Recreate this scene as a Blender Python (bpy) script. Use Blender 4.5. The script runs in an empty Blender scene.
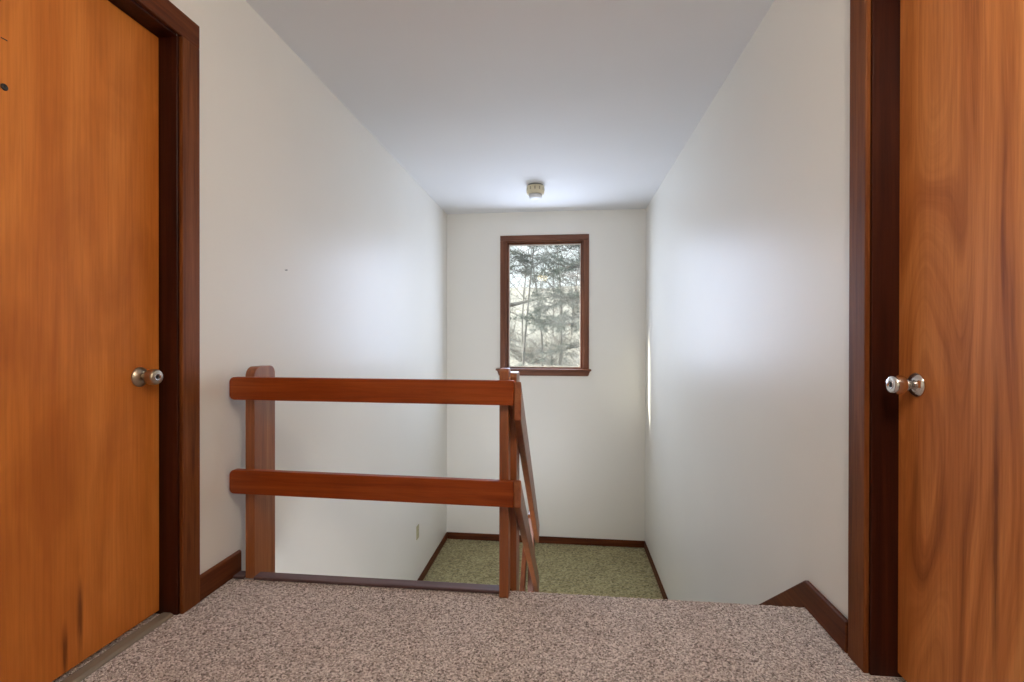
import bpy, bmesh, math, random
from math import sin, cos, pi, radians
from mathutils import Vector, Matrix

random.seed(7)
scene = bpy.context.scene
COL = scene.collection

# ------------------------------------------------------------------ sizes (metres, z = 0 is the upper hall floor)
WL, WR, D, H = -1.350, 0.879, 5.492, 2.407        # left wall, right wall, window wall, ceiling
ZL = -1.320                                       # landing floor
ZB = -2.640                                       # lower floor
FE = 1.880                                        # edge of the upper floor
REAR = -2.40
WT = 0.105                                         # wall thickness
DLY0, DLY1 = 0.668, 1.573                         # left doorway (along y)
DRY0, DRY1 = 0.606, 1.511                         # right doorway
DTOP = 2.030
WX0, WX1, WZ0, WZ1 = -0.674, 0.207, 0.622, 2.086  # rough window opening

# ------------------------------------------------------------------ helpers
def link(o, parent=None):
    COL.objects.link(o)
    if parent is not None:
        o.parent = parent
    return o

def empty(name, loc=(0, 0, 0), rz=0.0):
    o = bpy.data.objects.new(name, None)
    o.empty_display_size = 0.05
    o.location = loc
    o.rotation_euler = (0, 0, rz)
    return link(o)

def tag(o, label=None, cat=None, group=None, kind=None):
    if label: o['label'] = label
    if cat: o['category'] = cat
    if group: o['group'] = group
    if kind: o['kind'] = kind
    return o

def build(name, bm, mat, parent=None, smooth=False):
    me = bpy.data.meshes.new(name)
    bmesh.ops.recalc_face_normals(bm, faces=bm.faces[:])
    bm.to_mesh(me); bm.free()
    me.materials.append(mat)
    if smooth:
        for p in me.polygons: p.use_smooth = True
    o = bpy.data.objects.new(name, me)
    return link(o, parent)

def box(bm, x0, x1, y0, y1, z0, z1, bev=0.0, seg=2):
    t = bmesh.new()
    bmesh.ops.create_cube(t, size=1.0)
    for v in t.verts:
        v.co = Vector((x0 + (v.co.x + .5) * (x1 - x0), y0 + (v.co.y + .5) * (y1 - y0), z0 + (v.co.z + .5) * (z1 - z0)))
    if bev > 0:
        bmesh.ops.bevel(t, geom=t.edges[:], offset=bev, segments=seg, profile=.5, affect='EDGES')
    merge(bm, t)

def merge(bm, t):
    me = bpy.data.meshes.new('tmp'); t.to_mesh(me); t.free()
    bm.from_mesh(me); bpy.data.meshes.remove(me)

def newbox(*a, **k):
    bm = bmesh.new(); box(bm, *a, **k); return bm

def prism(bm, pts, axis, a, b, bev=0.0, seg=2):
    """extrude a 2-D outline along an axis. axis 'x': pts are (y,z); 'y': (x,z); 'z': (x,y)"""
    t = bmesh.new()
    def P(p, w):
        return {'x': (w, p[0], p[1]), 'y': (p[0], w, p[1]), 'z': (p[0], p[1], w)}[axis]
    va = [t.verts.new(P(p, a)) for p in pts]
    vb = [t.verts.new(P(p, b)) for p in pts]
    t.faces.new(va); t.faces.new(vb[::-1])
    n = len(pts)
    for i in range(n):
        t.faces.new((va[i], va[(i + 1) % n], vb[(i + 1) % n], vb[i]))
    bmesh.ops.recalc_face_normals(t, faces=t.faces[:])
    if bev > 0:
        ed = [e for e in t.edges if len(e.link_faces) == 2 and e.calc_face_angle(0) > .6]
        bmesh.ops.bevel(t, geom=ed, offset=bev, segments=seg, profile=.5, affect='EDGES')
    merge(bm, t)

def rounded(x0, x1, z0, z1, r=(0, 0, 0, 0), n=7):
    """outline with corner radii in the order (x0z0, x1z0, x1z1, x0z1)"""
    out = []
    for (cx, cz, sx, sz, a0, rr) in ((x0, z0, 1, 1, pi, r[0]), (x1, z0, -1, 1, 1.5 * pi, r[1]), (x1, z1, -1, -1, 0, r[2]), (x0, z1, 1, -1, .5 * pi, r[3])):
        if rr <= 0:
            out.append((cx, cz)); continue
        for i in range(n + 1):
            a = a0 + .5 * pi * i / n
            out.append((cx + sx * rr + rr * cos(a), cz + sz * rr + rr * sin(a)))
    return out

def lathe(bm, prof, mat4, seg=36):
    """prof: list of (radius, height) revolved about local z and placed by mat4"""
    t = bmesh.new(); rings = []
    for r, h in prof:
        if r < 1e-6:
            rings.append([t.verts.new(mat4 @ Vector((0, 0, h)))])
        else:
            rings.append([t.verts.new(mat4 @ Vector((r * cos(2 * pi * i / seg), r * sin(2 * pi * i / seg), h))) for i in range(seg)])
    for A, B in zip(rings, rings[1:]):
        for i in range(seg):
            j = (i + 1) % seg
            if len(A) == 1 and len(B) == 1: continue
            if len(A) == 1: t.faces.new((A[0], B[i], B[j]))
            elif len(B) == 1: t.faces.new((A[i], A[j], B[0]))
            else: t.faces.new((A[i], A[j], B[j], B[i]))
    bmesh.ops.recalc_face_normals(t, faces=t.faces[:])
    merge(bm, t)

def tube(bm, pts, rad, seg=6):
    """a tapering tube through pts with radii rad"""
    rings = []
    for i, p in enumerate(pts):
        d = (pts[min(i + 1, len(pts) - 1)] - pts[max(i - 1, 0)]).normalized()
        up = Vector((0, 0, 1)) if abs(d.z) < .9 else Vector((1, 0, 0))
        a = d.cross(up).normalized(); b = d.cross(a)
        rings.append([bm.verts.new(p + (a * cos(2 * pi * k / seg) + b * sin(2 * pi * k / seg)) * rad[i]) for k in range(seg)])
    for A, B in zip(rings, rings[1:]):
        for k in range(seg):
            bm.faces.new((A[k], A[(k + 1) % seg], B[(k + 1) % seg], B[k]))
    bm.faces.new(rings[0][::-1]); bm.faces.new(rings[-1])

# ------------------------------------------------------------------ materials
def mat_new(name):
    m = bpy.data.materials.new(name); m.use_nodes = True
    nt = m.node_tree; nt.nodes.clear()
    out = nt.nodes.new('ShaderNodeOutputMaterial')
    bs = nt.nodes.new('ShaderNodeBsdfPrincipled')
    nt.links.new(bs.outputs[0], out.inputs[0])
    return m, nt, bs

def setin(n, **k):
    for a, v in k.items(): n.inputs[a.replace('_', ' ')].default_value = v

def coords(nt, scale=(1, 1, 1), loc=(0, 0, 0)):
    tc = nt.nodes.new('ShaderNodeTexCoord'); mp = nt.nodes.new('ShaderNodeMapping')
    mp.inputs['Scale'].default_value = scale; mp.inputs['Location'].default_value = loc
    nt.links.new(tc.outputs['Object'], mp.inputs['Vector'])
    return mp.outputs[0]

def noise(nt, vec, scale, detail=3, rough=.5, dist=0.0):
    n = nt.nodes.new('ShaderNodeTexNoise')
    setin(n, Scale=scale, Detail=detail, Roughness=rough, Distortion=dist)
    nt.links.new(vec, n.inputs['Vector'])
    return n.outputs['Fac']

def ramp(nt, fac, stops):
    r = nt.nodes.new('ShaderNodeValToRGB'); e = r.color_ramp.elements
    while len(e) < len(stops): e.new(.5)
    for i, (p, c) in enumerate(stops):
        e[i].position = p; e[i].color = (*c, 1)
    nt.links.new(fac, r.inputs[0])
    return r.outputs[0]

def mixc(nt, a, b, fac, mode='MIX'):
    m = nt.nodes.new('ShaderNodeMix'); m.data_type = 'RGBA'; m.blend_type = mode
    if isinstance(fac, float): m.inputs[0].default_value = fac
    else: nt.links.new(fac, m.inputs[0])
    for s, k in ((a, 6), (b, 7)):
        if isinstance(s, tuple): m.inputs[k].default_value = (*s, 1)
        else: nt.links.new(s, m.inputs[k])
    return m.outputs[2]

def bump(nt, bs, h, strength, dist):
    b = nt.nodes.new('ShaderNodeBump'); b.inputs['Strength'].default_value = strength; b.inputs['Distance'].default_value = dist
    nt.links.new(h, b.inputs['Height']); nt.links.new(b.outputs[0], bs.inputs['Normal'])

def plain(name, col, rough=.5, metal=0.0, spec=.5):
    m, nt, bs = mat_new(name)
    v = coords(nt); f = noise(nt, v, 40, 2)
    c = ramp(nt, f, [(.3, tuple(x * .94 for x in col)), (.7, col)])
    nt.links.new(c, bs.inputs['Base Color'])
    setin(bs, Roughness=rough, Metallic=metal, Specular_IOR_Level=spec)
    return m

def paint(name, col, rough, spec, bs_strength=.06, coat=0.0):
    m, nt, bs = mat_new(name)
    v = coords(nt)
    big = noise(nt, v, 1.3, 2)
    c = ramp(nt, big, [(.3, tuple(x * .975 for x in col)), (.7, col)])
    nt.links.new(c, bs.inputs['Base Color'])
    setin(bs, Roughness=rough, Specular_IOR_Level=spec)
    bump(nt, bs, noise(nt, v, 260, 2), bs_strength, .002)
    return m

def wood(name, dark, mid, light, axis='z', rough=.35, fine=1.0, streak=.5, spec=.5, seed=0.0):
    m, nt, bs = mat_new(name)
    s = {'x': (.045, 1, 1), 'y': (1, .045, 1), 'z': (1, 1, .045)}[axis]
    v = coords(nt, s, (seed, seed * .7, seed * .3))
    g = noise(nt, v, 28 * fine, 5, .6, .6)
    g2 = noise(nt, v, 160 * fine, 3, .6)
    c = ramp(nt, g, [(.30, dark), (.5, mid), (.72, light)])
    d = ramp(nt, g2, [(.38, (.62, .58, .55)), (.6, (1, 1, 1))])
    c = mixc(nt, c, d, streak, 'MULTIPLY')
    v2 = coords(nt, (1, 1, 1), (seed, 0, 0))
    b = ramp(nt, noise(nt, v2, 3.0, 3, .6), [(.35, (.80, .78, .76)), (.65, (1, 1, 1))])
    c = mixc(nt, c, b, .6, 'MULTIPLY')
    nt.links.new(c, bs.inputs['Base Color'])
    setin(bs, Roughness=rough, Specular_IOR_Level=spec)
    bump(nt, bs, g2, .05, .002)
    return m

def smear(nt, y, z, sy, sz):
    """one dark streak in the veneer, with frayed edges"""
    g = nt.nodes.new('ShaderNodeTexGradient'); g.gradient_type = 'SPHERICAL'
    v = coords(nt, (0, 1 / sy, 1 / sz), (0, -y / sy, -z / sz))
    nt.links.new(v, g.inputs['Vector'])
    f = noise(nt, coords(nt, (1, 1, .06)), 130, 3, .6)
    m = nt.nodes.new('ShaderNodeMath'); m.operation = 'MULTIPLY'
    nt.links.new(g.outputs['Fac'], m.inputs[0]); nt.links.new(f, m.inputs[1])
    return ramp(nt, m.outputs[0], [(.05, (0, 0, 0)), (.40, (.85, .85, .85))])

def birch_door(name):
    """rotary-cut birch veneer: honey orange, faint vertical figure, mottled clouds and two dark smears low down"""
    m, nt, bs = mat_new(name)
    v = coords(nt, (1, 1, .10)); w = coords(nt, (1, 1, .45), (3, 1, 2)); u = coords(nt, (1, 1, .03), (9, 4, 0))
    a = noise(nt, v, 9, 4, .55, .9)
    c = ramp(nt, a, [(.28, (.53, .155, .024)), (.5, (.62, .198, .034)), (.74, (.70, .245, .048))])
    cl = ramp(nt, noise(nt, w, 6.5, 3, .5, .4), [(.34, (.78, .72, .68)), (.55, (1, 1, 1))])
    c = mixc(nt, c, cl, .75, 'MULTIPLY')
    f = ramp(nt, noise(nt, u, 120, 3, .6), [(.35, (.80, .77, .74)), (.6, (1, 1, 1))])
    c = mixc(nt, c, f, .6, 'MULTIPLY')
    k = ramp(nt, noise(nt, coords(nt, (1, 1, .12), (0, 5.35, 1.2)), 7.5, 2, .5, .3), [(.70, (0, 0, 0)), (.78, (1, 1, 1))])
    c = mixc(nt, c, (.10, .026, .006), k)
    for (yy, zz, sy, sz) in ((1.287, .150, .013, .16), (1.243, .075, .012, .12)):
        c = mixc(nt, c, (.16, .042, .008), smear(nt, yy, zz, sy, sz))
    nt.links.new(c, bs.inputs['Base Color'])
    setin(bs, Roughness=.42, Specular_IOR_Level=.25)
    bump(nt, bs, noise(nt, u, 120, 3, .6), .04, .002)
    return m

def walnut_door(name):
    """plain-sliced veneer: long flowing cathedral figure with dark heart streaks"""
    m, nt, bs = mat_new(name)
    v = coords(nt, (1, 1, .16), (2.1, 0, .4))
    tc = nt.nodes.new('ShaderNodeTexCoord')
    n1 = nt.nodes.new('ShaderNodeTexNoise'); setin(n1, Scale=2.6, Detail=2.0, Roughness=.45)
    nt.links.new(v, n1.inputs['Vector'])
    sep = nt.nodes.new('ShaderNodeSeparateXYZ'); nt.links.new(tc.outputs['Object'], sep.inputs[0])
    ma = nt.nodes.new('ShaderNodeMath'); ma.operation = 'MULTIPLY_ADD'
    nt.links.new(n1.outputs['Fac'], ma.inputs[0]); ma.inputs[1].default_value = 1.15; nt.links.new(sep.outputs['Y'], ma.inputs[2])
    cmb = nt.nodes.new('ShaderNodeCombineXYZ'); nt.links.new(ma.outputs[0], cmb.inputs['X'])
    ms = nt.nodes.new('ShaderNodeMath'); ms.operation = 'MULTIPLY'; nt.links.new(sep.outputs['Z'], ms.inputs[0]); ms.inputs[1].default_value = .05
    nt.links.new(ms.outputs[0], cmb.inputs['Z'])
    r1 = noise(nt, cmb.outputs[0], 15, 5, .62, .15)
    c = ramp(nt, r1, [(.28, (.25, .066, .014)), (.43, (.50, .160, .038)), (.58, (.66, .245, .066)), (.76, (.78, .345, .11))])
    f = ramp(nt, noise(nt, coords(nt, (1, 1, .03)), 150, 3, .6), [(.35, (.74, .70, .67)), (.6, (1, 1, 1))])
    c = mixc(nt, c, f, .55, 'MULTIPLY')
    c = mixc(nt, c, (.17, .045, .010), smear(nt, 1.189, .56, .014, .48))
    nt.links.new(c, bs.inputs['Base Color'])
    setin(bs, Roughness=.40, Specular_IOR_Level=.28)
    return m

def carpet(name, cols, scale, rough=.95):
    m, nt, bs = mat_new(name)
    v = coords(nt)
    vo = nt.nodes.new('ShaderNodeTexVoronoi'); setin(vo, Scale=scale, Randomness=1.0); nt.links.new(v, vo.inputs['Vector'])
    sp = nt.nodes.new('ShaderNodeSeparateColor'); nt.links.new(vo.outputs['Color'], sp.inputs[0])
    c = ramp(nt, sp.outputs[0], [(0, cols[0]), (.22, cols[1]), (.55, cols[2]), (.92, cols[3])])
    b = ramp(nt, noise(nt, v, 3.2, 3, .6), [(.3, (.86, .83, .80)), (.7, (1, 1, 1))])
    c = mixc(nt, c, b, .7, 'MULTIPLY')
    nt.links.new(c, bs.inputs['Base Color'])
    setin(bs, Roughness=rough, Specular_IOR_Level=.15)
    try: setin(bs, Sheen_Weight=.25, Sheen_Roughness=.5)
    except KeyError: pass
    inv = nt.nodes.new('ShaderNodeMath'); inv.operation = 'SUBTRACT'; inv.inputs[0].default_value = 1.0
    nt.links.new(vo.outputs['Distance'], inv.inputs[1])
    bump(nt, bs, inv.outputs[0], .7, .006)
    return m

def glass_mat(name):
    m = bpy.data.materials.new(name); m.use_nodes = True
    nt = m.node_tree; nt.nodes.clear()
    out = nt.nodes.new('ShaderNodeOutputMaterial')
    tr = nt.nodes.new('ShaderNodeBsdfTransparent'); tr.inputs[0].default_value = (.97, .985, .975, 1)
    gl = nt.nodes.new('ShaderNodeBsdfGlossy'); gl.inputs['Roughness'].default_value = .012
    ge = nt.nodes.new('ShaderNodeNewGeometry'); io = nt.nodes.new('ShaderNodeMix'); io.data_type = 'FLOAT'
    io.inputs[2].default_value = 1.5; io.inputs[3].default_value = 1 / 1.5            # same reflectance on both faces of the thin pane
    fr = nt.nodes.new('ShaderNodeFresnel')
    nt.links.new(ge.outputs['Backfacing'], io.inputs[0]); nt.links.new(io.outputs[0], fr.inputs[0])
    df = nt.nodes.new('ShaderNodeBsdfDiffuse'); df.inputs[0].default_value = (.85, .87, .86, 1)
    tl = nt.nodes.new('ShaderNodeBsdfTranslucent'); tl.inputs[0].default_value = (.85, .88, .90, 1)
    dd = nt.nodes.new('ShaderNodeMixShader'); dd.inputs[0].default_value = .5
    nt.links.new(df.outputs[0], dd.inputs[1]); nt.links.new(tl.outputs[0], dd.inputs[2])
    m1 = nt.nodes.new('ShaderNodeMixShader'); nt.links.new(fr.outputs[0], m1.inputs[0])
    nt.links.new(tr.outputs[0], m1.inputs[1]); nt.links.new(gl.outputs[0], m1.inputs[2])
    v = coords(nt); sm = ramp(nt, noise(nt, v, 4.5, 4, .6), [(.35, (.03, .03, .03)), (.75, (.15, .15, .15))])
    m2 = nt.nodes.new('ShaderNodeMixShader'); nt.links.new(sm, m2.inputs[0])          # dusty film, thickened to paint a hazy white veil over the view
    nt.links.new(m1.outputs[0], m2.inputs[1]); nt.links.new(dd.outputs[0], m2.inputs[2])
    nt.links.new(m2.outputs[0], out.inputs[0])
    return m

def emit(name, col, s):
    m = bpy.data.materials.new(name); m.use_nodes = True
    nt = m.node_tree; nt.nodes.clear()
    out = nt.nodes.new('ShaderNodeOutputMaterial'); e = nt.nodes.new('ShaderNodeEmission')
    e.inputs[0].default_value = (*col, 1); e.inputs[1].default_value = s
    nt.links.new(e.outputs[0], out.inputs[0]); return m

M = {}
M['wall'] = paint('cream wall paint', (.875, .852, .785), .40, .54)
M['wall_back'] = M['wall']
M['ceiling'] = paint('flat ceiling paint', (.86, .86, .865), .75, .2)
M['trim_x'] = wood('dark trim grain x', (.065, .015, .004), (.130, .034, .009), (.20, .060, .018), 'x', .5, 1.0, .5, .16, seed=1.0)
M['trim_y'] = wood('dark trim grain y', (.065, .015, .004), (.130, .034, .009), (.20, .060, .018), 'y', .5, 1.0, .5, .16, seed=2.0)
M['trim_z'] = wood('dark trim grain z', (.095, .024, .005), (.190, .056, .013), (.27, .092, .026), 'z', .5, 1.0, .5, .16, seed=3.0)
M['jamb'] = wood('very dark jamb wood', (.022, .004, .0015), (.042, .008, .003), (.07, .016, .005), 'z', .45, 1.0, .5, .22, seed=4.0)
M['win_x'] = wood('window wood x', (.11, .032, .012), (.19, .060, .024), (.27, .095, .042), 'x', .4, seed=5.0)
M['win_z'] = wood('window wood z', (.11, .032, .012), (.19, .060, .024), (.27, .095, .042), 'z', .4, seed=6.0)
M['rail_x'] = wood('orange rail wood x', (.23, .036, .004), (.30, .056, .008), (.38, .085, .016), 'x', .40, 1.2, .35, .22, seed=7.0)
M['rail_y'] = wood('orange rail wood y', (.21, .052, .012), (.30, .085, .023), (.38, .135, .045), 'y', .33, 1.2, .35, .7, seed=8.0)
M['rail_z'] = wood('orange rail wood z', (.23, .062, .014), (.33, .102, .028), (.42, .16, .055), 'z', .33, 1.2, .35, .7, seed=9.0)
M['strip'] = wood('purple brown strip', (.085, .048, .048), (.135, .082, .084), (.19, .125, .128), 'x', .5, 1.0, .4, .25, seed=10.0)
M['door_l'] = birch_door('honey birch door veneer')
M['door_r'] = walnut_door('figured brown door veneer')
M['carpet'] = carpet('mauve brown carpet', [(.14, .108, .094), (.37, .305, .275), (.58, .50, .465), (.90, .82, .78)], 215)
M['carpet_low'] = carpet('olive carpet', [(.18, .150, .062), (.29, .250, .112), (.37, .325, .155), (.50, .445, .235)], 62)
M['brass'] = plain('worn satin nickel', (.50, .42, .32), .36, 1.0)
M['steel'] = plain('polished steel', (.72, .69, .66), .14, 1.0)
M['black'] = plain('black keyhole', (.015, .013, .012), .5)
M['threshold'] = plain('dull aluminium threshold', (.25, .21, .16), .6, .0)
M['plate'] = plain('almond plastic plate', (.52, .47, .28), .4)
M['detector'] = plain('aged beige plastic', (.74, .66, .45), .45)
M['detector_dark'] = plain('grey base plastic', (.22, .22, .20), .6)
M['vent'] = plain('brown vent slot', (.42, .35, .23), .6)
M['white'] = plain('white plastic', (.82, .82, .80), .4)
M['sash'] = plain('pale sash bead', (.78, .72, .66), .45)
M['glass'] = glass_mat('window glass')
M['globe'] = emit('lit amber glass globe', (1.0, .80, .45), 6.0)
M['bark'] = wood('grey bark', (.025, .023, .021), (.05, .047, .043), (.08, .075, .07), 'z', .9, seed=11.0)
M['bark_pale'] = wood('pale grey bark', (.06, .057, .053), (.10, .095, .09), (.15, .143, .135), 'z', .9, seed=12.0)
M['needles'] = plain('grey green needles', (.050, .075, .062), .7)
M['needles_dull'] = plain('dull green needles', (.060, .080, .064), .7)
M['twigs'] = plain('dry pale twigs', (.15, .145, .13), .9)
M['soil'] = plain('pale straw ground', (.185, .185, .172), 1.0)

# ------------------------------------------------------------------ the room shell
def struct(name, bm, mat, parent=None, smooth=False):
    o = build(name, bm, mat, parent, smooth)
    if parent is None: o['kind'] = 'structure'
    return o

bm = bmesh.new()                                                     # left wall with its doorway
a, b = WL - WT, WL
box(bm, a, b, REAR, DLY0, ZB, H); box(bm, a, b, DLY1, D + WT, ZB, H)
box(bm, a, b, DLY0, DLY1, DTOP, H); box(bm, a, b, DLY0, DLY1, ZB, -.03)
box(bm, a - .06, a - .03, DLY0 - .05, DLY1 + .05, -.05, DTOP + .05)  # unseen slab added behind the doorway to block light under the door
struct('wall_left', bm, M['wall'])
bm = bmesh.new()
a, b = WR, WR + WT
box(bm, a, b, REAR, DRY0, ZB, H); box(bm, a, b, DRY1, D + WT, ZB, H)
box(bm, a, b, DRY0, DRY1, DTOP, H); box(bm, a, b, DRY0, DRY1, ZB, -.03)
box(bm, b + .03, b + .06, DRY0 - .05, DRY1 + .05, -.05, DTOP + .05)  # the right doorway's added slab, likewise only there to stop stray light
struct('wall_right', bm, M['wall'])
bm = bmesh.new()                                                     # window wall
box(bm, WL, WX0, D, D + WT, ZB, H); box(bm, WX1, WR, D, D + WT, ZB, H)
box(bm, WX0, WX1, D, D + WT, ZB, WZ0); box(bm, WX0, WX1, D, D + WT, WZ1, H)
struct('wall_back', bm, M['wall_back'])
struct('sun_blocker', newbox(WL - .6, WR + .6, D + WT + .001, D + WT + .30, H + .02, H + .14), M['trim_x'])  # unseen slab added above the window to trim the top of the sun patch
struct('wall_rear', newbox(WL - WT, WR + WT, REAR - WT, REAR, ZB, H), M['wall'])
struct('ceiling', newbox(WL - WT, WR + WT, REAR - WT, D + WT, H, H + .12), M['ceiling'])

# upper hall floor: carpet with a rolled front edge, tufted surface
def carpet_floor():
    bm = bmesh.new()
    rnd = random.Random(3)
    prof = [(REAR, 0.0), (-.5, 0.0), (.6, 0.0)]
    y = 1.10
    while y < FE - .014:
        prof.append((y, 0.0)); y += .0058
    for i in range(7):
        t = i / 6 * pi / 2
        prof.append((FE - .014 + .014 * sin(t), -.014 + .014 * cos(t)))
    prof += [(FE, -.06), (FE - .01, -.19)]
    xs = []
    x = WL
    while x < WR:
        xs.append(x); x += .0058
    xs.append(WR)
    rows = []
    for (yy, zz) in prof:
        tuft = yy >= 1.1
        rows.append([bm.verts.new((xx, yy + (rnd.uniform(-.0015, .0015) if tuft and yy < FE - .02 else (rnd.uniform(-.0015, .002) if tuft else 0)),
                                   zz + (rnd.uniform(-.003, .0012) if tuft else 0))) for xx in xs])
    for A, B in zip(rows, rows[1:]):
        for i in range(len(xs) - 1):
            bm.faces.new((A[i], A[i + 1], B[i + 1], B[i]))
    # doorway tongues of carpet under the door jambs and the slab below
    box(bm, WL - WT, WL, DLY0, DLY1, -.03, -.001)
    box(bm, WR, WR + WT, DRY0, DRY1, -.03, -.001)
    box(bm, WL, WR, REAR, FE - .012, -.19, -.012)
    o = struct('floor', bm, M['carpet'], None, False)
    return o
carpet_floor()

# landing, lower floor and both flights
TR, RI = .245, -ZL / 7
STX = -.215                                                          # between the two flights
def landing():
    bm = bmesh.new()
    yn = FE + 6 * TR
    nx, ny = 120, 110
    rnd = random.Random(5)
    g = [[bm.verts.new((WL + (WR - WL) * i / nx, yn + (D - yn) * j / ny, ZL + rnd.uniform(-.004, .0015))) for i in range(nx + 1)] for j in range(ny + 1)]
    for j in range(ny):
        for i in range(nx):
            bm.faces.new((g[j][i], g[j][i + 1], g[j + 1][i + 1], g[j + 1][i]))
    box(bm, WL, WR, yn, D, ZL - .19, ZL - .012)
    return struct('floor_landing', bm, M['carpet_low'])
landing()
struct('floor_lower', newbox(WL, WR, REAR, D, ZB - .1, ZB), M['carpet_low'])
bm = bmesh.new()
for i in range(1, 7):
    z = -RI * i
    box(bm, STX + .01, WR - .001, FE + (i - 1) * TR + .0005, FE + i * TR + (.024 if i < 6 else 0), z - .19, z, .012)
struct('stairs_upper', bm, M['carpet'])
bm = bmesh.new()
for i in range(1, 7):
    z = ZL - RI * i
    y1 = FE + 6 * TR - (i - 1) * TR
    box(bm, WL + .001, STX - .03, y1 - TR - .024, y1 - .0005, z - .19, z, .012)
struct('stairs_lower', bm, M['carpet_low'])
struct('wall_under_floor', newbox(WL, WR, .9, 1.0, ZB, -.19), M['wall'])
# stringer boards beside the flights
def stringer(name, x0, x1, ya, za, yb, zb, hgt, mat):
    bm = bmesh.new()
    prism(bm, [(ya, za), (yb, zb), (yb, zb - hgt), (ya, za - hgt)], 'x', x0, x1)
    return struct(name, bm, mat)
stringer('trim_1', STX - .015, STX + .008, FE + .004, .0, FE + 6 * TR - .002, ZL + .03, .30, M['trim_y'])
stringer('trim_2', STX - .04, STX - .018, FE + .03, ZB + .05, FE + 6 * TR - .002, ZL - .01, .17, M['trim_y'])

# baseboards -------------------------------------------------------
BT, BH = .013, .076
def bb(name, pts, axis, a, b, mat):
    bm = bmesh.new(); prism(bm, pts, axis, a, b, .0025, 1); return struct(name, bm, mat)
BHU = .094
bb('baseboard_left', [(WL + .0002, .0), (WL + BT, .0), (WL + BT, BHU - .006), (WL + BT - .005, BHU), (WL + .0002, BHU)], 'y', 1.662, 1.896, M['trim_y'])
# right: level piece by the door, then a skirt board running down the flight
S = -.775
bm = bmesh.new()
prism(bm, [(1.606, 0), (FE - .003, 0), (FE + .0005, -.02), (FE + .0005 + .6, -.02 + S * .6 - .06), (FE + 6 * TR, ZL + .002), (FE + 6 * TR + .02, ZL + .002),
           (FE + 6 * TR + .02, .1 - .749 * (FE + 6 * TR + .02 - 1.868)), (1.868, .100), (1.606, .100)], 'x', WR - .016, WR - .0002, .003, 1)
struct('baseboard_right', bm, M['trim_y'])
bb('baseboard_landing_left', [(WL + .0002, ZL + .0015), (WL + BT, ZL + .0015), (WL + BT, ZL + BH), (WL + .0002, ZL + BH)], 'y', FE + 6 * TR + .03, D - .0002, M['trim_y'])
bb('baseboard_landing_right', [(WR - .0002, ZL + .0015), (WR - BT, ZL + .0015), (WR - BT, ZL + BH), (WR - .0002, ZL + BH)], 'y', FE + 6 * TR + .03, D - .0002, M['trim_y'])
bb('baseboard_back', [(D - .0002, ZL + .0015), (D - BT, ZL + .0015), (D - BT, ZL + BH), (D - .0002, ZL + BH)], 'x', WL + BT + .0005, WR - BT - .0005, M['trim_x'])

# the flat wooden strip that closes the carpet edge under the guard rail
bm = bmesh.new()
box(bm, WL + .016, -1.2885, 1.836, 1.884, .001, .013, .003)
box(bm, -1.2455, -.2465, 1.836, 1.884, .001, .013, .003)
struct('trim_3', bm, M['strip'])
bm = bmesh.new()                                                      # fascia under the strip, over the lower flight
box(bm, WL, STX - .016, FE + .0025, FE + .02, -.19, .0, .002)
struct('trim_4', bm, M['trim_x'])

# ------------------------------------------------------------------ doors
def knob(root, x, y, z, sx):
    """sx = +1: stands out towards +x"""
    R = Matrix.Translation((x, y, z)) @ Matrix.Rotation(sx * pi / 2, 4, 'Y')
    k = empty('door_knob'); k.parent = root
    sh = lambda prof: [(r, h if h < .02 else .02 + (h - .02) * .82) for r, h in prof]
    bm = bmesh.new()
    lathe(bm, [(0, 0), (.0325, 0), (.0335, .002), (.032, .005), (.027, .009), (.021, .013), (.0165, .015), (0, .015)], R)
    build('rosette', bm, M['steel'] if sx < 0 else M['brass'], k, True)
    bm = bmesh.new()
    lathe(bm, sh([(.0, .013), (.0125, .013), (.0125, .024), (.0165, .029), (.0230, .037), (.0258, .046), (.0265, .055), (.0262, .064), (.0250, .071), (.0225, .0760), (.019, .0772), (0, .0775)]), R)
    build('knob', bm, M['steel'] if sx < 0 else M['brass'], k, True)
    bm = bmesh.new()
    lathe(bm, sh([(0, .0770), (.0125, .0770), (.0125, .0776), (.0118, .0795), (.0098, .0795), (.0092, .0780), (0, .0780)]), R)
    build('lock_ring', bm, M['steel'], k, True)
    bm = bmesh.new()
    lathe(bm, sh([(0, .0776), (.0062, .0776), (.0062, .0783), (.0042, .0783), (.0040, .0776), (0, .0776)]), R)
    t = bmesh.new(); box(t, -.0045, .0045, -.0012, .0012, .0672, .0686)
    t.transform(R)
    merge(bm, t)
    build('keyhole', bm, M['black'], k)
    return k

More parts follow.
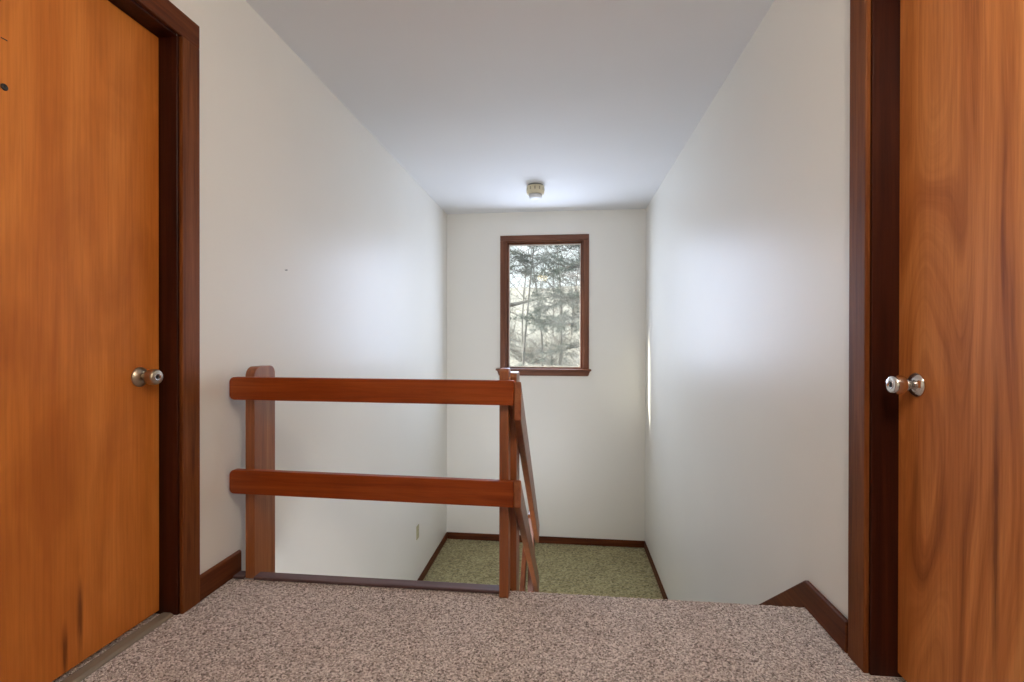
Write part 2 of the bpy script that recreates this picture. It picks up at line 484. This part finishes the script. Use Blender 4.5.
def door(name, side, y0, y1, mat):
    """side -1: in the left wall, +1: in the right wall. The slab sits back from the wall face, flush with the far side of the jamb."""
    s = side
    wx = WL if s < 0 else WR
    X = lambda d: wx + s * d                                          # d > 0: into the wall, d < 0: into the hall
    def bx(bm, d0, d1, *r, **k): box(bm, min(X(d0), X(d1)), max(X(d0), X(d1)), *r, **k)
    root = empty(name); root['kind'] = 'structure'
    dp = .067 if s < 0 else .070
    bm = bmesh.new()
    bx(bm, dp, dp + .036, y0 + .022, y1 - .0035, .016, DTOP - .0045, .0015, seg=1)
    build('door_panel', bm, mat, root)
    # jambs and head
    for (ya, yb) in ((y1 - .0015, y1 + .018), (y0, y0 + .0195)):
        bm = bmesh.new(); bx(bm, -.0005, WT + .002, ya, yb, .0005, DTOP + .0165, .0015, seg=1); build('jamb', bm, M['jamb'], root)
    bm = bmesh.new(); bx(bm, -.0005, WT + .002, y0 + .020, y1 - .002, DTOP - .0025, DTOP + .0165, .0015, seg=1); build('jamb_head', bm, M['jamb'], root)
    # stops on the room side of the slab
    bm = bmesh.new(); bx(bm, dp + .0365, dp + .05, y0 + .02, y1 - .002, .016, DTOP - .003); build('door_stop', bm, M['jamb'], root)
    # flat casing, 5 mm reveal
    c0, c1 = .006, .088
    for (ya, yb) in ((y1 + c0, y1 + c1), (y0 - c1 + .02, y0 - c0 + .02)):
        bm = bmesh.new(); bx(bm, -.015, -.0002, ya, yb, .0005, DTOP + .0035, .003); build('casing', bm, M['trim_z'], root)
    bm = bmesh.new(); bx(bm, -.015, -.0002, y0 - c1 + .02, y1 + c1, DTOP + .004, DTOP + c1, .003); build('casing_head', bm, M['trim_y'], root)
    return root, X, dp

dl, XL, dpl = door('door_1', -1, DLY0, DLY1, M['door_l'])
tag(dl, 'honey birch slab door with a peephole in the left wall', None)
knob(dl, XL(dpl), 1.490, .843, +1)
bm = bmesh.new()
R = Matrix.Translation((XL(dpl), 1.094, 1.609)) @ Matrix.Rotation(pi / 2, 4, 'Y')
lathe(bm, [(0, 0), (.0085, 0), (.0085, .002), (.0068, .0038), (.0050, .003), (.0046, .0015), (0, .0015)], R, 24)
build('peephole', bm, M['black'], dl, True)
bm = bmesh.new(); box(bm, XL(dpl) - .001, XL(dpl) + .0008, 1.087, 1.102, 1.7295, 1.7325, .0005, 1)
build('screw_slot', bm, M['black'], dl)
bm = bmesh.new()                                                      # metal threshold strip on the floor
prism(bm, [(XL(.060), .0), (XL(.060), .006), (XL(.050), .010), (XL(.022), .010), (XL(.014), .005), (XL(.012), .0)], 'y', DLY0 + .021, DLY1 - .004)
build('threshold', bm, M['threshold'], dl)

dr, XR, dpr = door('door_2', +1, DRY0, DRY1, M['door_r'])
tag(dr, 'figured brown slab door in the right wall', None)
knob(dr, XR(dpr), 1.434, .848, -1)


# ------------------------------------------------------------------ window
win = empty('window_1', ((WX0 + WX1) / 2, D, WZ0)); win['kind'] = 'structure'
win['label'] = 'single pane window in brown wooden casing on the end wall'
def wbuild(name, bm, mat, smooth=False):
    bm.transform(Matrix.Translation((-(WX0 + WX1) / 2, -D, -WZ0)))
    return build(name, bm, mat, win, smooth)
cw = .060
for (xa, xb) in ((WX0 - cw + .003, WX0 + .003), (WX1 - .003, WX1 + cw - .003)):
    wbuild('casing', newbox(xa, xb, D - .017, D - .0002, WZ0 + .0185, WZ1 - .0035, .003), M['win_z'])
wbuild('casing_head', newbox(WX0 - cw + .003, WX1 + cw - .003, D - .017, D - .0002, WZ1 - .003, WZ1 + cw - .004, .003), M['win_x'])
wbuild('stool', newbox(WX0 - .105, WX1 + .082, D - .040, D - .0002, WZ0 - .004, WZ0 + .018, .006, seg=3), M['win_x'])
bm = bmesh.new()
prism(bm, [(WX0 - .092, WZ0 - .0045), (WX1 + .070, WZ0 - .0045), (WX1 + .050, WZ0 - .060), (WX0 - .072, WZ0 - .060)], 'y', D - .016, D - .0002, .003, 1)
wbuild('apron', bm, M['win_x'])
JD = .095
for nm, (xa, xb, za, zb), mt in (('jamb', (WX0 + .0005, WX0 + .0145, WZ0 + .0185, WZ1 - .0005), M['win_z']), ('jamb', (WX1 - .0145, WX1 - .0005, WZ0 + .0185, WZ1 - .0005), M['win_z']),
                             ('jamb_head', (WX0 + .015, WX1 - .015, WZ1 - .0145, WZ1 - .0005), M['win_x']), ('sill', (WX0 + .0005, WX1 - .0005, WZ0 + .0005, WZ0 + .018), M['win_x'])):
    wbuild(nm, newbox(xa, xb, D + .0005, D + JD, za, zb), mt)
sash = bmesh.new()
GX0, GX1, GZ0, GZ1 = WX0 + .033, WX1 - .032, WZ0 + .030, WZ1 - .034
ya, yb = D + .058, D + .092
box(sash, WX0 + .015, GX0, ya, yb, WZ0 + .0185, WZ1 - .015, .002, 1); box(sash, GX1, WX1 - .015, ya, yb, WZ0 + .0185, WZ1 - .015, .002, 1)
box(sash, GX0, GX1, ya, yb, WZ0 + .0185, GZ0, .002, 1); box(sash, GX0, GX1, ya, yb, GZ1, WZ1 - .015, .002, 1)
wbuild('sash', sash, M['win_z'])
bead = bmesh.new()
w_ = .010
for r in ((GX0, GX0 + w_, GZ0, GZ1), (GX1 - w_, GX1, GZ0, GZ1), (GX0 + w_, GX1 - w_, GZ0, GZ0 + w_), (GX0 + w_, GX1 - w_, GZ1 - w_, GZ1)):
    box(bead, r[0], r[1], ya + .006, yb - .006, r[2], r[3])
wbuild('glazing_bead', bead, M['sash'])
wbuild('pane', newbox(GX0 + .004, GX1 - .004, D + .076, D + .080, GZ0 + .004, GZ1 - .004), M['glass'])

# ------------------------------------------------------------------ guard rail at the edge of the upper floor
g = empty('guard_rail', (-.225, 1.82, 0), radians(-1.9))
tag(g, 'two-board orange-brown wooden guard rail spanning the open well on the hall floor', 'railing')
inv = Matrix.Rotation(radians(1.9), 4, 'Z') @ Matrix.Translation((.225, -1.82, 0))
def gbuild(name, bm, mat, world=False):
    if world: bm.transform(inv)
    return build(name, bm, mat, g)
# newel post A: square face to the hall, standing on the carpet
bm = bmesh.new()
prism(bm, rounded(1.8115, 1.878, .0005, .860, (0, 0, .004, .012)), 'x', -.2445, -.2095, .0025, 2)
gbuild('post', bm, M['rail_z'], True)
# wide board post near the left wall, with rounded top corners
bm = bmesh.new()
prism(bm, rounded(1.846, 1.990, .0005, .858, (0, 0, .035, .040)), 'x', -1.287, -1.2475, .003, 2)
for v in bm.verts:
    if v.co.z < .02 and v.co.y > FE + .022: v.co.z = -.15
gbuild('post', bm, M['rail_z'], True)
# two flat boards nailed to the hall side of the posts
for (z0, z1, wob) in ((.727, .818, 0), (.351, .446, 0)):
    bm = bmesh.new()
    prism(bm, rounded(-1.111, .0385, z0, z1, (.020, .003, .003, .020)), 'y', -.0385, -.0095, .003, 2)
    r = gbuild('rail', bm, M['rail_x'])

# ------------------------------------------------------------------ stair handrail on the upper flight
h = empty('stair_handrail', (-.206, 1.95, -.16))
tag(h, 'sloping two-board wooden handrail descending the stairs beside the well', 'handrail')
hin = Matrix.Translation((.206, -1.95, .16))
def hbuild(name, bm, mat, root=None, m=None):
    bm.transform(m or hin); return build(name, bm, mat, root or h)
bm = bmesh.new(); prism(bm, rounded(1.905, 2.030, -.45, .838, (0, 0, .02, .02)), 'x', -.2265, -.1885, .003, 2); hbuild('post', bm, M['rail_z'])
bm = bmesh.new(); prism(bm, rounded(2.975, 3.105, -1.22, -.106, (0, 0, .02, .02)), 'x', -.2265, -.1885, .003, 2); hbuild('post', bm, M['rail_z'])
for pts in ([(1.788, .815), (3.120, -.215), (3.055, -.305), (1.788, .671)], [(1.788, .452), (3.120, -.557), (3.055, -.622), (1.788, .350)]):
    bm = bmesh.new(); prism(bm, pts, 'x', -.1875, -.1605, .003, 2); hbuild('rail', bm, M['rail_y'])

h2 = empty('stair_handrail', (-.245, 2.9, -1.6))
tag(h2, 'wooden handrail of the lower flight, pale sliver seen beside the sloping handrail', 'handrail')
h2in = Matrix.Translation((.245, -2.9, 1.6))
for dz in (0, -.36):
    bm = bmesh.new(); prism(bm, [(3.10, -.285 + dz), (3.10, -.41 + dz), (1.95, -.41 + dz - .777 * 1.15), (1.95, -.285 + dz - .777 * 1.15)], 'x', -.2625, -.2355, .003, 2)
    hbuild('rail', bm, M['rail_y'], h2, h2in)
bm = bmesh.new(); prism(bm, rounded(2.00, 2.12, -2.60, -1.15, (0, 0, .02, .02)), 'x', -.3015, -.2635, .003, 2); hbuild('post', bm, M['rail_z'], h2, h2in)

# ------------------------------------------------------------------ small things
sd = empty('smoke_detector', (-.276, 4.545, H))
tag(sd, 'round aged-beige smoke detector with white cap on the ceiling before the window', 'smoke detector')
I = Matrix.Rotation(pi, 4, 'X')
bm = bmesh.new(); lathe(bm, [(0, .0002), (.070, .0002), (.070, .012), (0, .012)], I, 40); build('base_plate', bm, M['detector_dark'], sd, False)
bm = bmesh.new()
lathe(bm, [(0, .0125), (.078, .0125), (.083, .016), (.083, .070), (.080, .082), (.072, .089), (.064, .090), (.063, .084), (0, .084)], I, 40)
body = build('body', bm, M['detector'], sd, True)
for k in range(12):
    t = bmesh.new(); box(t, -.006, .006, .0825, .0842, .030, .058, .001, 1)
    t.transform(I @ Matrix.Rotation(2 * pi * k / 12, 4, 'Z')); build('vent', t, M['vent'], body)
bm = bmesh.new(); lathe(bm, [(.058, .0845), (.060, .0845), (.060, .112), (.052, .122), (.030, .127), (0, .128)], I, 40); build('cap', bm, M['white'], sd, True)

op = empty('outlet_plate', (WL, 4.370, -.805))
tag(op, 'small almond electrical outlet plate low on the left stairwell wall', 'outlet')
bm = newbox(.0003, .006, -.036, .036, -.062, .062, .0025); build('cover_plate', bm, M['plate'], op)
for dz in (-.02, .02):
    bm = bmesh.new(); prism(bm, rounded(-.016, .016, dz - .014, dz + .014, (.008,) * 4, 4), 'x', .006, .0085)
    s_ = build('socket', bm, M['plate'], op)
    bm = bmesh.new()
    for dy in (-.006, .006): box(bm, .0085, .0088, dy - .001, dy + .001, dz - .004, dz + .005)
    build('slot', bm, M['black'], s_)
bm = bmesh.new(); lathe(bm, [(0, .006), (.003, .006), (.003, .0075), (0, .008)], Matrix.Rotation(pi / 2, 4, 'Y'), 12); build('screw', bm, M['brass'], op)

nl = bmesh.new(); lathe(nl, [(0, -.004), (.0018, -.004), (.0018, .004), (.0034, .005), (.0034, .0065), (0, .007)], Matrix.Rotation(pi / 2, 4, 'Y'), 12)
nl = build('nail', nl, M['detector_dark'])
nl.location = (WL + .004, 2.234, 1.305)
tag(nl, 'tiny nail left in the bare left wall above the guard rail', 'nail')

cl = empty('ceiling_light', (-.50, .30, H))
tag(cl, 'lit amber glass ceiling light over the hall, mirrored in the window pane', 'ceiling light')
bm = bmesh.new(); lathe(bm, [(0, .0002), (.085, .0002), (.090, .010), (.082, .022), (0, .022)], I, 40); build('canopy', bm, M['detector_dark'], cl, True)
bm = bmesh.new(); lathe(bm, [(.080, .0225), (.112, .028), (.117, .055), (.112, .090), (.088, .122), (.045, .140), (0, .145)], I, 40); build('glass_bowl', bm, M['globe'], cl, True)
bm = bmesh.new(); lathe(bm, [(0, .144), (.010, .145), (.012, .152), (.006, .160), (0, .162)], I, 20); build('finial', bm, M['brass'], cl, True)

# ------------------------------------------------------------------ outdoors
def gz(x, y):
    t = max(0.0, (y - 7.0) / 34.0)
    return -2.75 + 4.9 * t ** 1.15 + .18 * sin(x * .7 + y * .3) * min(1, t * 2) + .1 * sin(y * 1.1 + x * .2) * min(1, t * 3)
bm = bmesh.new()
nx, ny = 44, 54
gg = [[bm.verts.new((-42 + 84 * i / nx, D + WT + .3 + 80 * (j / ny) ** 1.4, gz(-42 + 84 * i / nx, D + WT + .3 + 80 * (j / ny) ** 1.4))) for i in range(nx + 1)] for j in range(ny + 1)]
for j in range(ny):
    for i in range(nx): bm.faces.new((gg[j][i], gg[j][i + 1], gg[j + 1][i + 1], gg[j + 1][i]))
struct('ground', bm, M['soil'], None, True)

def limb(rnd, p, d, length, n, droop, wob):
    pts = [p.copy()]; d = d.normalized()
    for i in range(n):
        d = (d + Vector((rnd.uniform(-wob, wob), rnd.uniform(-wob, wob), rnd.uniform(-wob, wob) - droop))).normalized()
        pts.append(pts[-1] + d * (length / n))
    return pts

def tuft(bm, rnd, c, ax, L, n, w):
    for _ in range(n):
        d = (ax * .6 + Vector((rnd.gauss(0, .6), rnd.gauss(0, .6), rnd.gauss(0, .6)))).normalized()
        s = d.cross(Vector((rnd.uniform(-1, 1), rnd.uniform(-1, 1), rnd.uniform(-1, 1)))).normalized() * w
        l = L * rnd.uniform(.7, 1.2)
        u = d.cross(s).normalized() * w
        v = [bm.verts.new(c + s), bm.verts.new(c - s * .5 + u), bm.verts.new(c - s * .5 - u), bm.verts.new(c + d * l)]
        bm.faces.new((v[0], v[1], v[3])); bm.faces.new((v[1], v[2], v[3])); bm.faces.new((v[2], v[0], v[3]))

def pine(x, y, height, limbs, seed, label, mat, tip=None):
    rnd = random.Random(seed)
    root = empty('pine_tree', (x, y, gz(x, y) - .05)); tag(root, label, 'tree')
    bm = bmesh.new()
    tp = [Vector((0.05 * sin(i), .05 * cos(i * 1.3), height * i / 10)) for i in range(11)]
    tube(bm, tp, [.19 * (1 - i / 11) + .012 for i in range(11)], 9)
    build('trunk', bm, M['bark'], root)
    fo = bmesh.new()
    for (z, ang, L, rad, el, *bare) in limbs:
        b = bmesh.new()
        d = Vector((cos(ang), sin(ang), el))
        pts = limb(rnd, Vector((0, 0, z)), d, L, 9, .012, .10)
        tube(b, pts, [rad * (1 - i / 10.5) for i in range(10)], 6)
        for i in range(2, 10) if not bare else ():
            for k in range(3):
                sd_ = Vector((rnd.uniform(-1, 1), rnd.uniform(-1, 1), rnd.uniform(-.35, .5)))
                sub = limb(rnd, pts[i], sd_ + (pts[i] - pts[i - 1]).normalized() * .8, rnd.uniform(.3, .75), 5, .02, .22)
                tube(b, sub, [.009 * (1 - q / 6.5) for q in range(6)], 4)
                for q in range(2, 6):
                    if rnd.random() < .78:
                        tuft(fo, rnd, sub[q], (sub[q] - sub[q - 1]).normalized(), .15, 20, .0045)
        build('branch', b, M['bark'], root)
    build('foliage', fo, mat, root)
    return root

rn = random.Random(21)
# limbs that cross the view of the window, by height over the ground at the trunk
lim = []
for k in range(16):
    lim.append((3.0 + k * .30, rn.uniform(2.3, 4.3), rn.uniform(1.6, 2.9), .032, rn.uniform(-.15, .25)))
for k in range(9):
    lim.append((2.2 + k * .55, rn.uniform(-1.2, 1.6), rn.uniform(1.2, 2.2), .03, rn.uniform(-.1, .2)))
pine(1.15, 12.6, 9.0, lim, 31, 'grey-green pine tree with dense boughs, just beyond the window glass', M['needles'])
lim = [(3.86, .02, 2.25, .115, -.005, True)]
for k in range(12):
    lim.append((5.1 + k * .26, rn.uniform(-.9, .9), rn.uniform(1.5, 2.7), .03, rn.uniform(-.1, .2)))
pine(-2.65, 13.4, 9.6, lim, 32, 'pine tree with one thick bare horizontal limb, at left through the window', M['needles_dull'])

def bare_tree(seed, height, rad, pale=True):
    rnd = random.Random(seed)
    root = empty('bare_tree')
    bm = bmesh.new()
    tp = limb(rnd, Vector((0, 0, 0)), Vector((rnd.uniform(-.08, .08), rnd.uniform(-.08, .08), 1)), height, 12, 0, .05)
    tube(bm, tp, [rad * (1 - i / 13.5) for i in range(13)], 7)
    build('trunk', bm, M['bark_pale'], root)
    for i in range(2, 13):
        for k in range(2):
            b = bmesh.new(); a = rnd.uniform(0, 2 * pi)
            p = limb(rnd, tp[i], Vector((cos(a), sin(a), rnd.uniform(.25, 1.0))), rnd.uniform(.9, 2.4) * (1.1 - i / 20), 6, -.02, .18)
            tube(b, p, [rad * .28 * (1 - q / 7.5) for q in range(7)], 5)
            for q in range(1, 7):
                for _ in range(2):
                    s2 = limb(rnd, p[q], Vector((rnd.uniform(-1, 1), rnd.uniform(-1, 1), rnd.uniform(-.2, 1))), rnd.uniform(.35, .9), 4, 0, .25)
                    tube(b, s2, [.008 * (1 - w / 5.5) for w in range(5)], 3)
            build('branch', b, M['bark_pale'], root)
    return root

def copy_tree(o, parent=None):
    c = o.copy(); COL.objects.link(c); c.parent = parent
    for ch in [x for x in o.children]:
        copy_tree(ch, c)
    return c

protos = [bare_tree(51, 7.5, .055), bare_tree(52, 6.2, .045), bare_tree(53, 8.5, .065)]
rn = random.Random(77)
spots = []
for i in range(24):
    y = 21 + i * 1.1 + rn.uniform(-.4, .4)
    x = rn.uniform(-.17, .09) * y
    spots.append((x, y))
for i, (x, y) in enumerate(spots):
    o = protos[i] if i < 3 else copy_tree(protos[i % 3])
    o.location = (x, y, gz(x, y) - .05); o.rotation_euler = (0, 0, rn.uniform(0, 6.28)); s_ = rn.uniform(.8, 1.25); o.scale = (s_, s_, s_)
    tag(o, 'slender leafless grey tree on the pale slope beyond the window', 'tree', 'bare trees on the slope outside')

def shrub(seed):
    rnd = random.Random(seed); bm = bmesh.new()
    for k in range(60):
        a = rnd.uniform(0, 2 * pi)
        p = limb(rnd, Vector((rnd.uniform(-.2, .2), rnd.uniform(-.2, .2), 0)), Vector((cos(a) * .8, sin(a) * .8, rnd.uniform(.5, 1.4))), rnd.uniform(.7, 1.7), 6, .01, .25)
        tube(bm, p, [.011 * (1 - q / 7.5) for q in range(7)], 3)
        for q in range(2, 7):
            p2 = limb(rnd, p[q], Vector((rnd.uniform(-1, 1), rnd.uniform(-1, 1), rnd.uniform(-.2, 1))), rnd.uniform(.2, .5), 3, 0, .3)
            tube(bm, p2, [.006 * (1 - w / 4.5) for w in range(4)], 3)
    return build('bare_shrub', bm, M['twigs'])
sp = [shrub(91), shrub(92)]
for i in range(26):
    y = 15 + i * .8 + rn.uniform(-.3, .3); x = rn.uniform(-.16, .08) * y
    o = sp[i] if i < 2 else sp[i % 2].copy()
    if i >= 2: COL.objects.link(o)
    o.location = (x, y, gz(x, y) - .04); o.rotation_euler = (0, 0, rn.uniform(0, 6.28)); s_ = rn.uniform(.8, 1.4); o.scale = (s_, s_, s_)
    tag(o, 'tangled dry twiggy shrub on the pale slope beyond the window', 'shrub', 'dry shrubs on the slope outside')

# ------------------------------------------------------------------ light
w = bpy.data.worlds.new('overcast sky'); scene.world = w; w.use_nodes = True
bg = w.node_tree.nodes['Background']
bg.inputs[0].default_value = (.88, .95, 1.0, 1); bg.inputs[1].default_value = 1.5

def light(name, typ, loc, energy, col, **k):
    L = bpy.data.lights.new(name, typ); L.energy = energy; L.color = col
    for a, v in k.items(): setattr(L, a, v)
    o = bpy.data.objects.new(name, L); o.location = loc; COL.objects.link(o); return o
d = light('daylight', 'AREA', ((WX0 + WX1) / 2, D - .019, (WZ0 + WZ1) / 2), 23, (.64, .755, 1.0), shape='RECTANGLE', size=.80, size_y=1.40, spread=radians(170))
d.rotation_euler = (radians(-87), 0, 0)
s = light('sun', 'SUN', (-6, 8, 6), 26.0, (1.0, .95, .84), angle=radians(3))
s.rotation_euler = Vector((.93, -.235, -.57)).to_track_quat('-Z', 'Y').to_euler()
light('hall_lamp', 'POINT', (.48, .10, H - .24), 39, (1.0, .88, .77), shadow_soft_size=.12)

e = light('lower_fill', 'AREA', (-.80, 1.03, -1.55), 44, (.86, .90, 1.0), shape='RECTANGLE', size=.9, size_y=1.9)  # fill added to brighten the lower well; no opening stands there
e.rotation_euler = (radians(90), 0, 0)

# ------------------------------------------------------------------ camera
cam = bpy.data.cameras.new('camera'); co = bpy.data.objects.new('camera', cam); COL.objects.link(co)
cam.sensor_width = 36; cam.lens = 487.93 / 1024 * 36; cam.clip_start = .02; cam.clip_end = 300
yaw, pit, rol = .1083, -.0032, .0012
fw = Vector((-sin(yaw) * cos(pit), cos(yaw) * cos(pit), sin(pit))); r = Vector((cos(yaw), sin(yaw), 0)); u = r.cross(fw)
r2 = r * cos(rol) + u * sin(rol); u2 = -r * sin(rol) + u * cos(rol)
co.matrix_world = Matrix(((r2.x, u2.x, -fw.x, 0), (r2.y, u2.y, -fw.y, 0), (r2.z, u2.z, -fw.z, .97), (0, 0, 0, 1)))
scene.camera = co

vs = scene.view_settings
scene.display_settings.display_device = 'sRGB'
vs.view_transform = 'Standard'; vs.look = 'None'; vs.exposure = 0.08; vs.gamma = 1.0; vs.use_curve_mapping = False
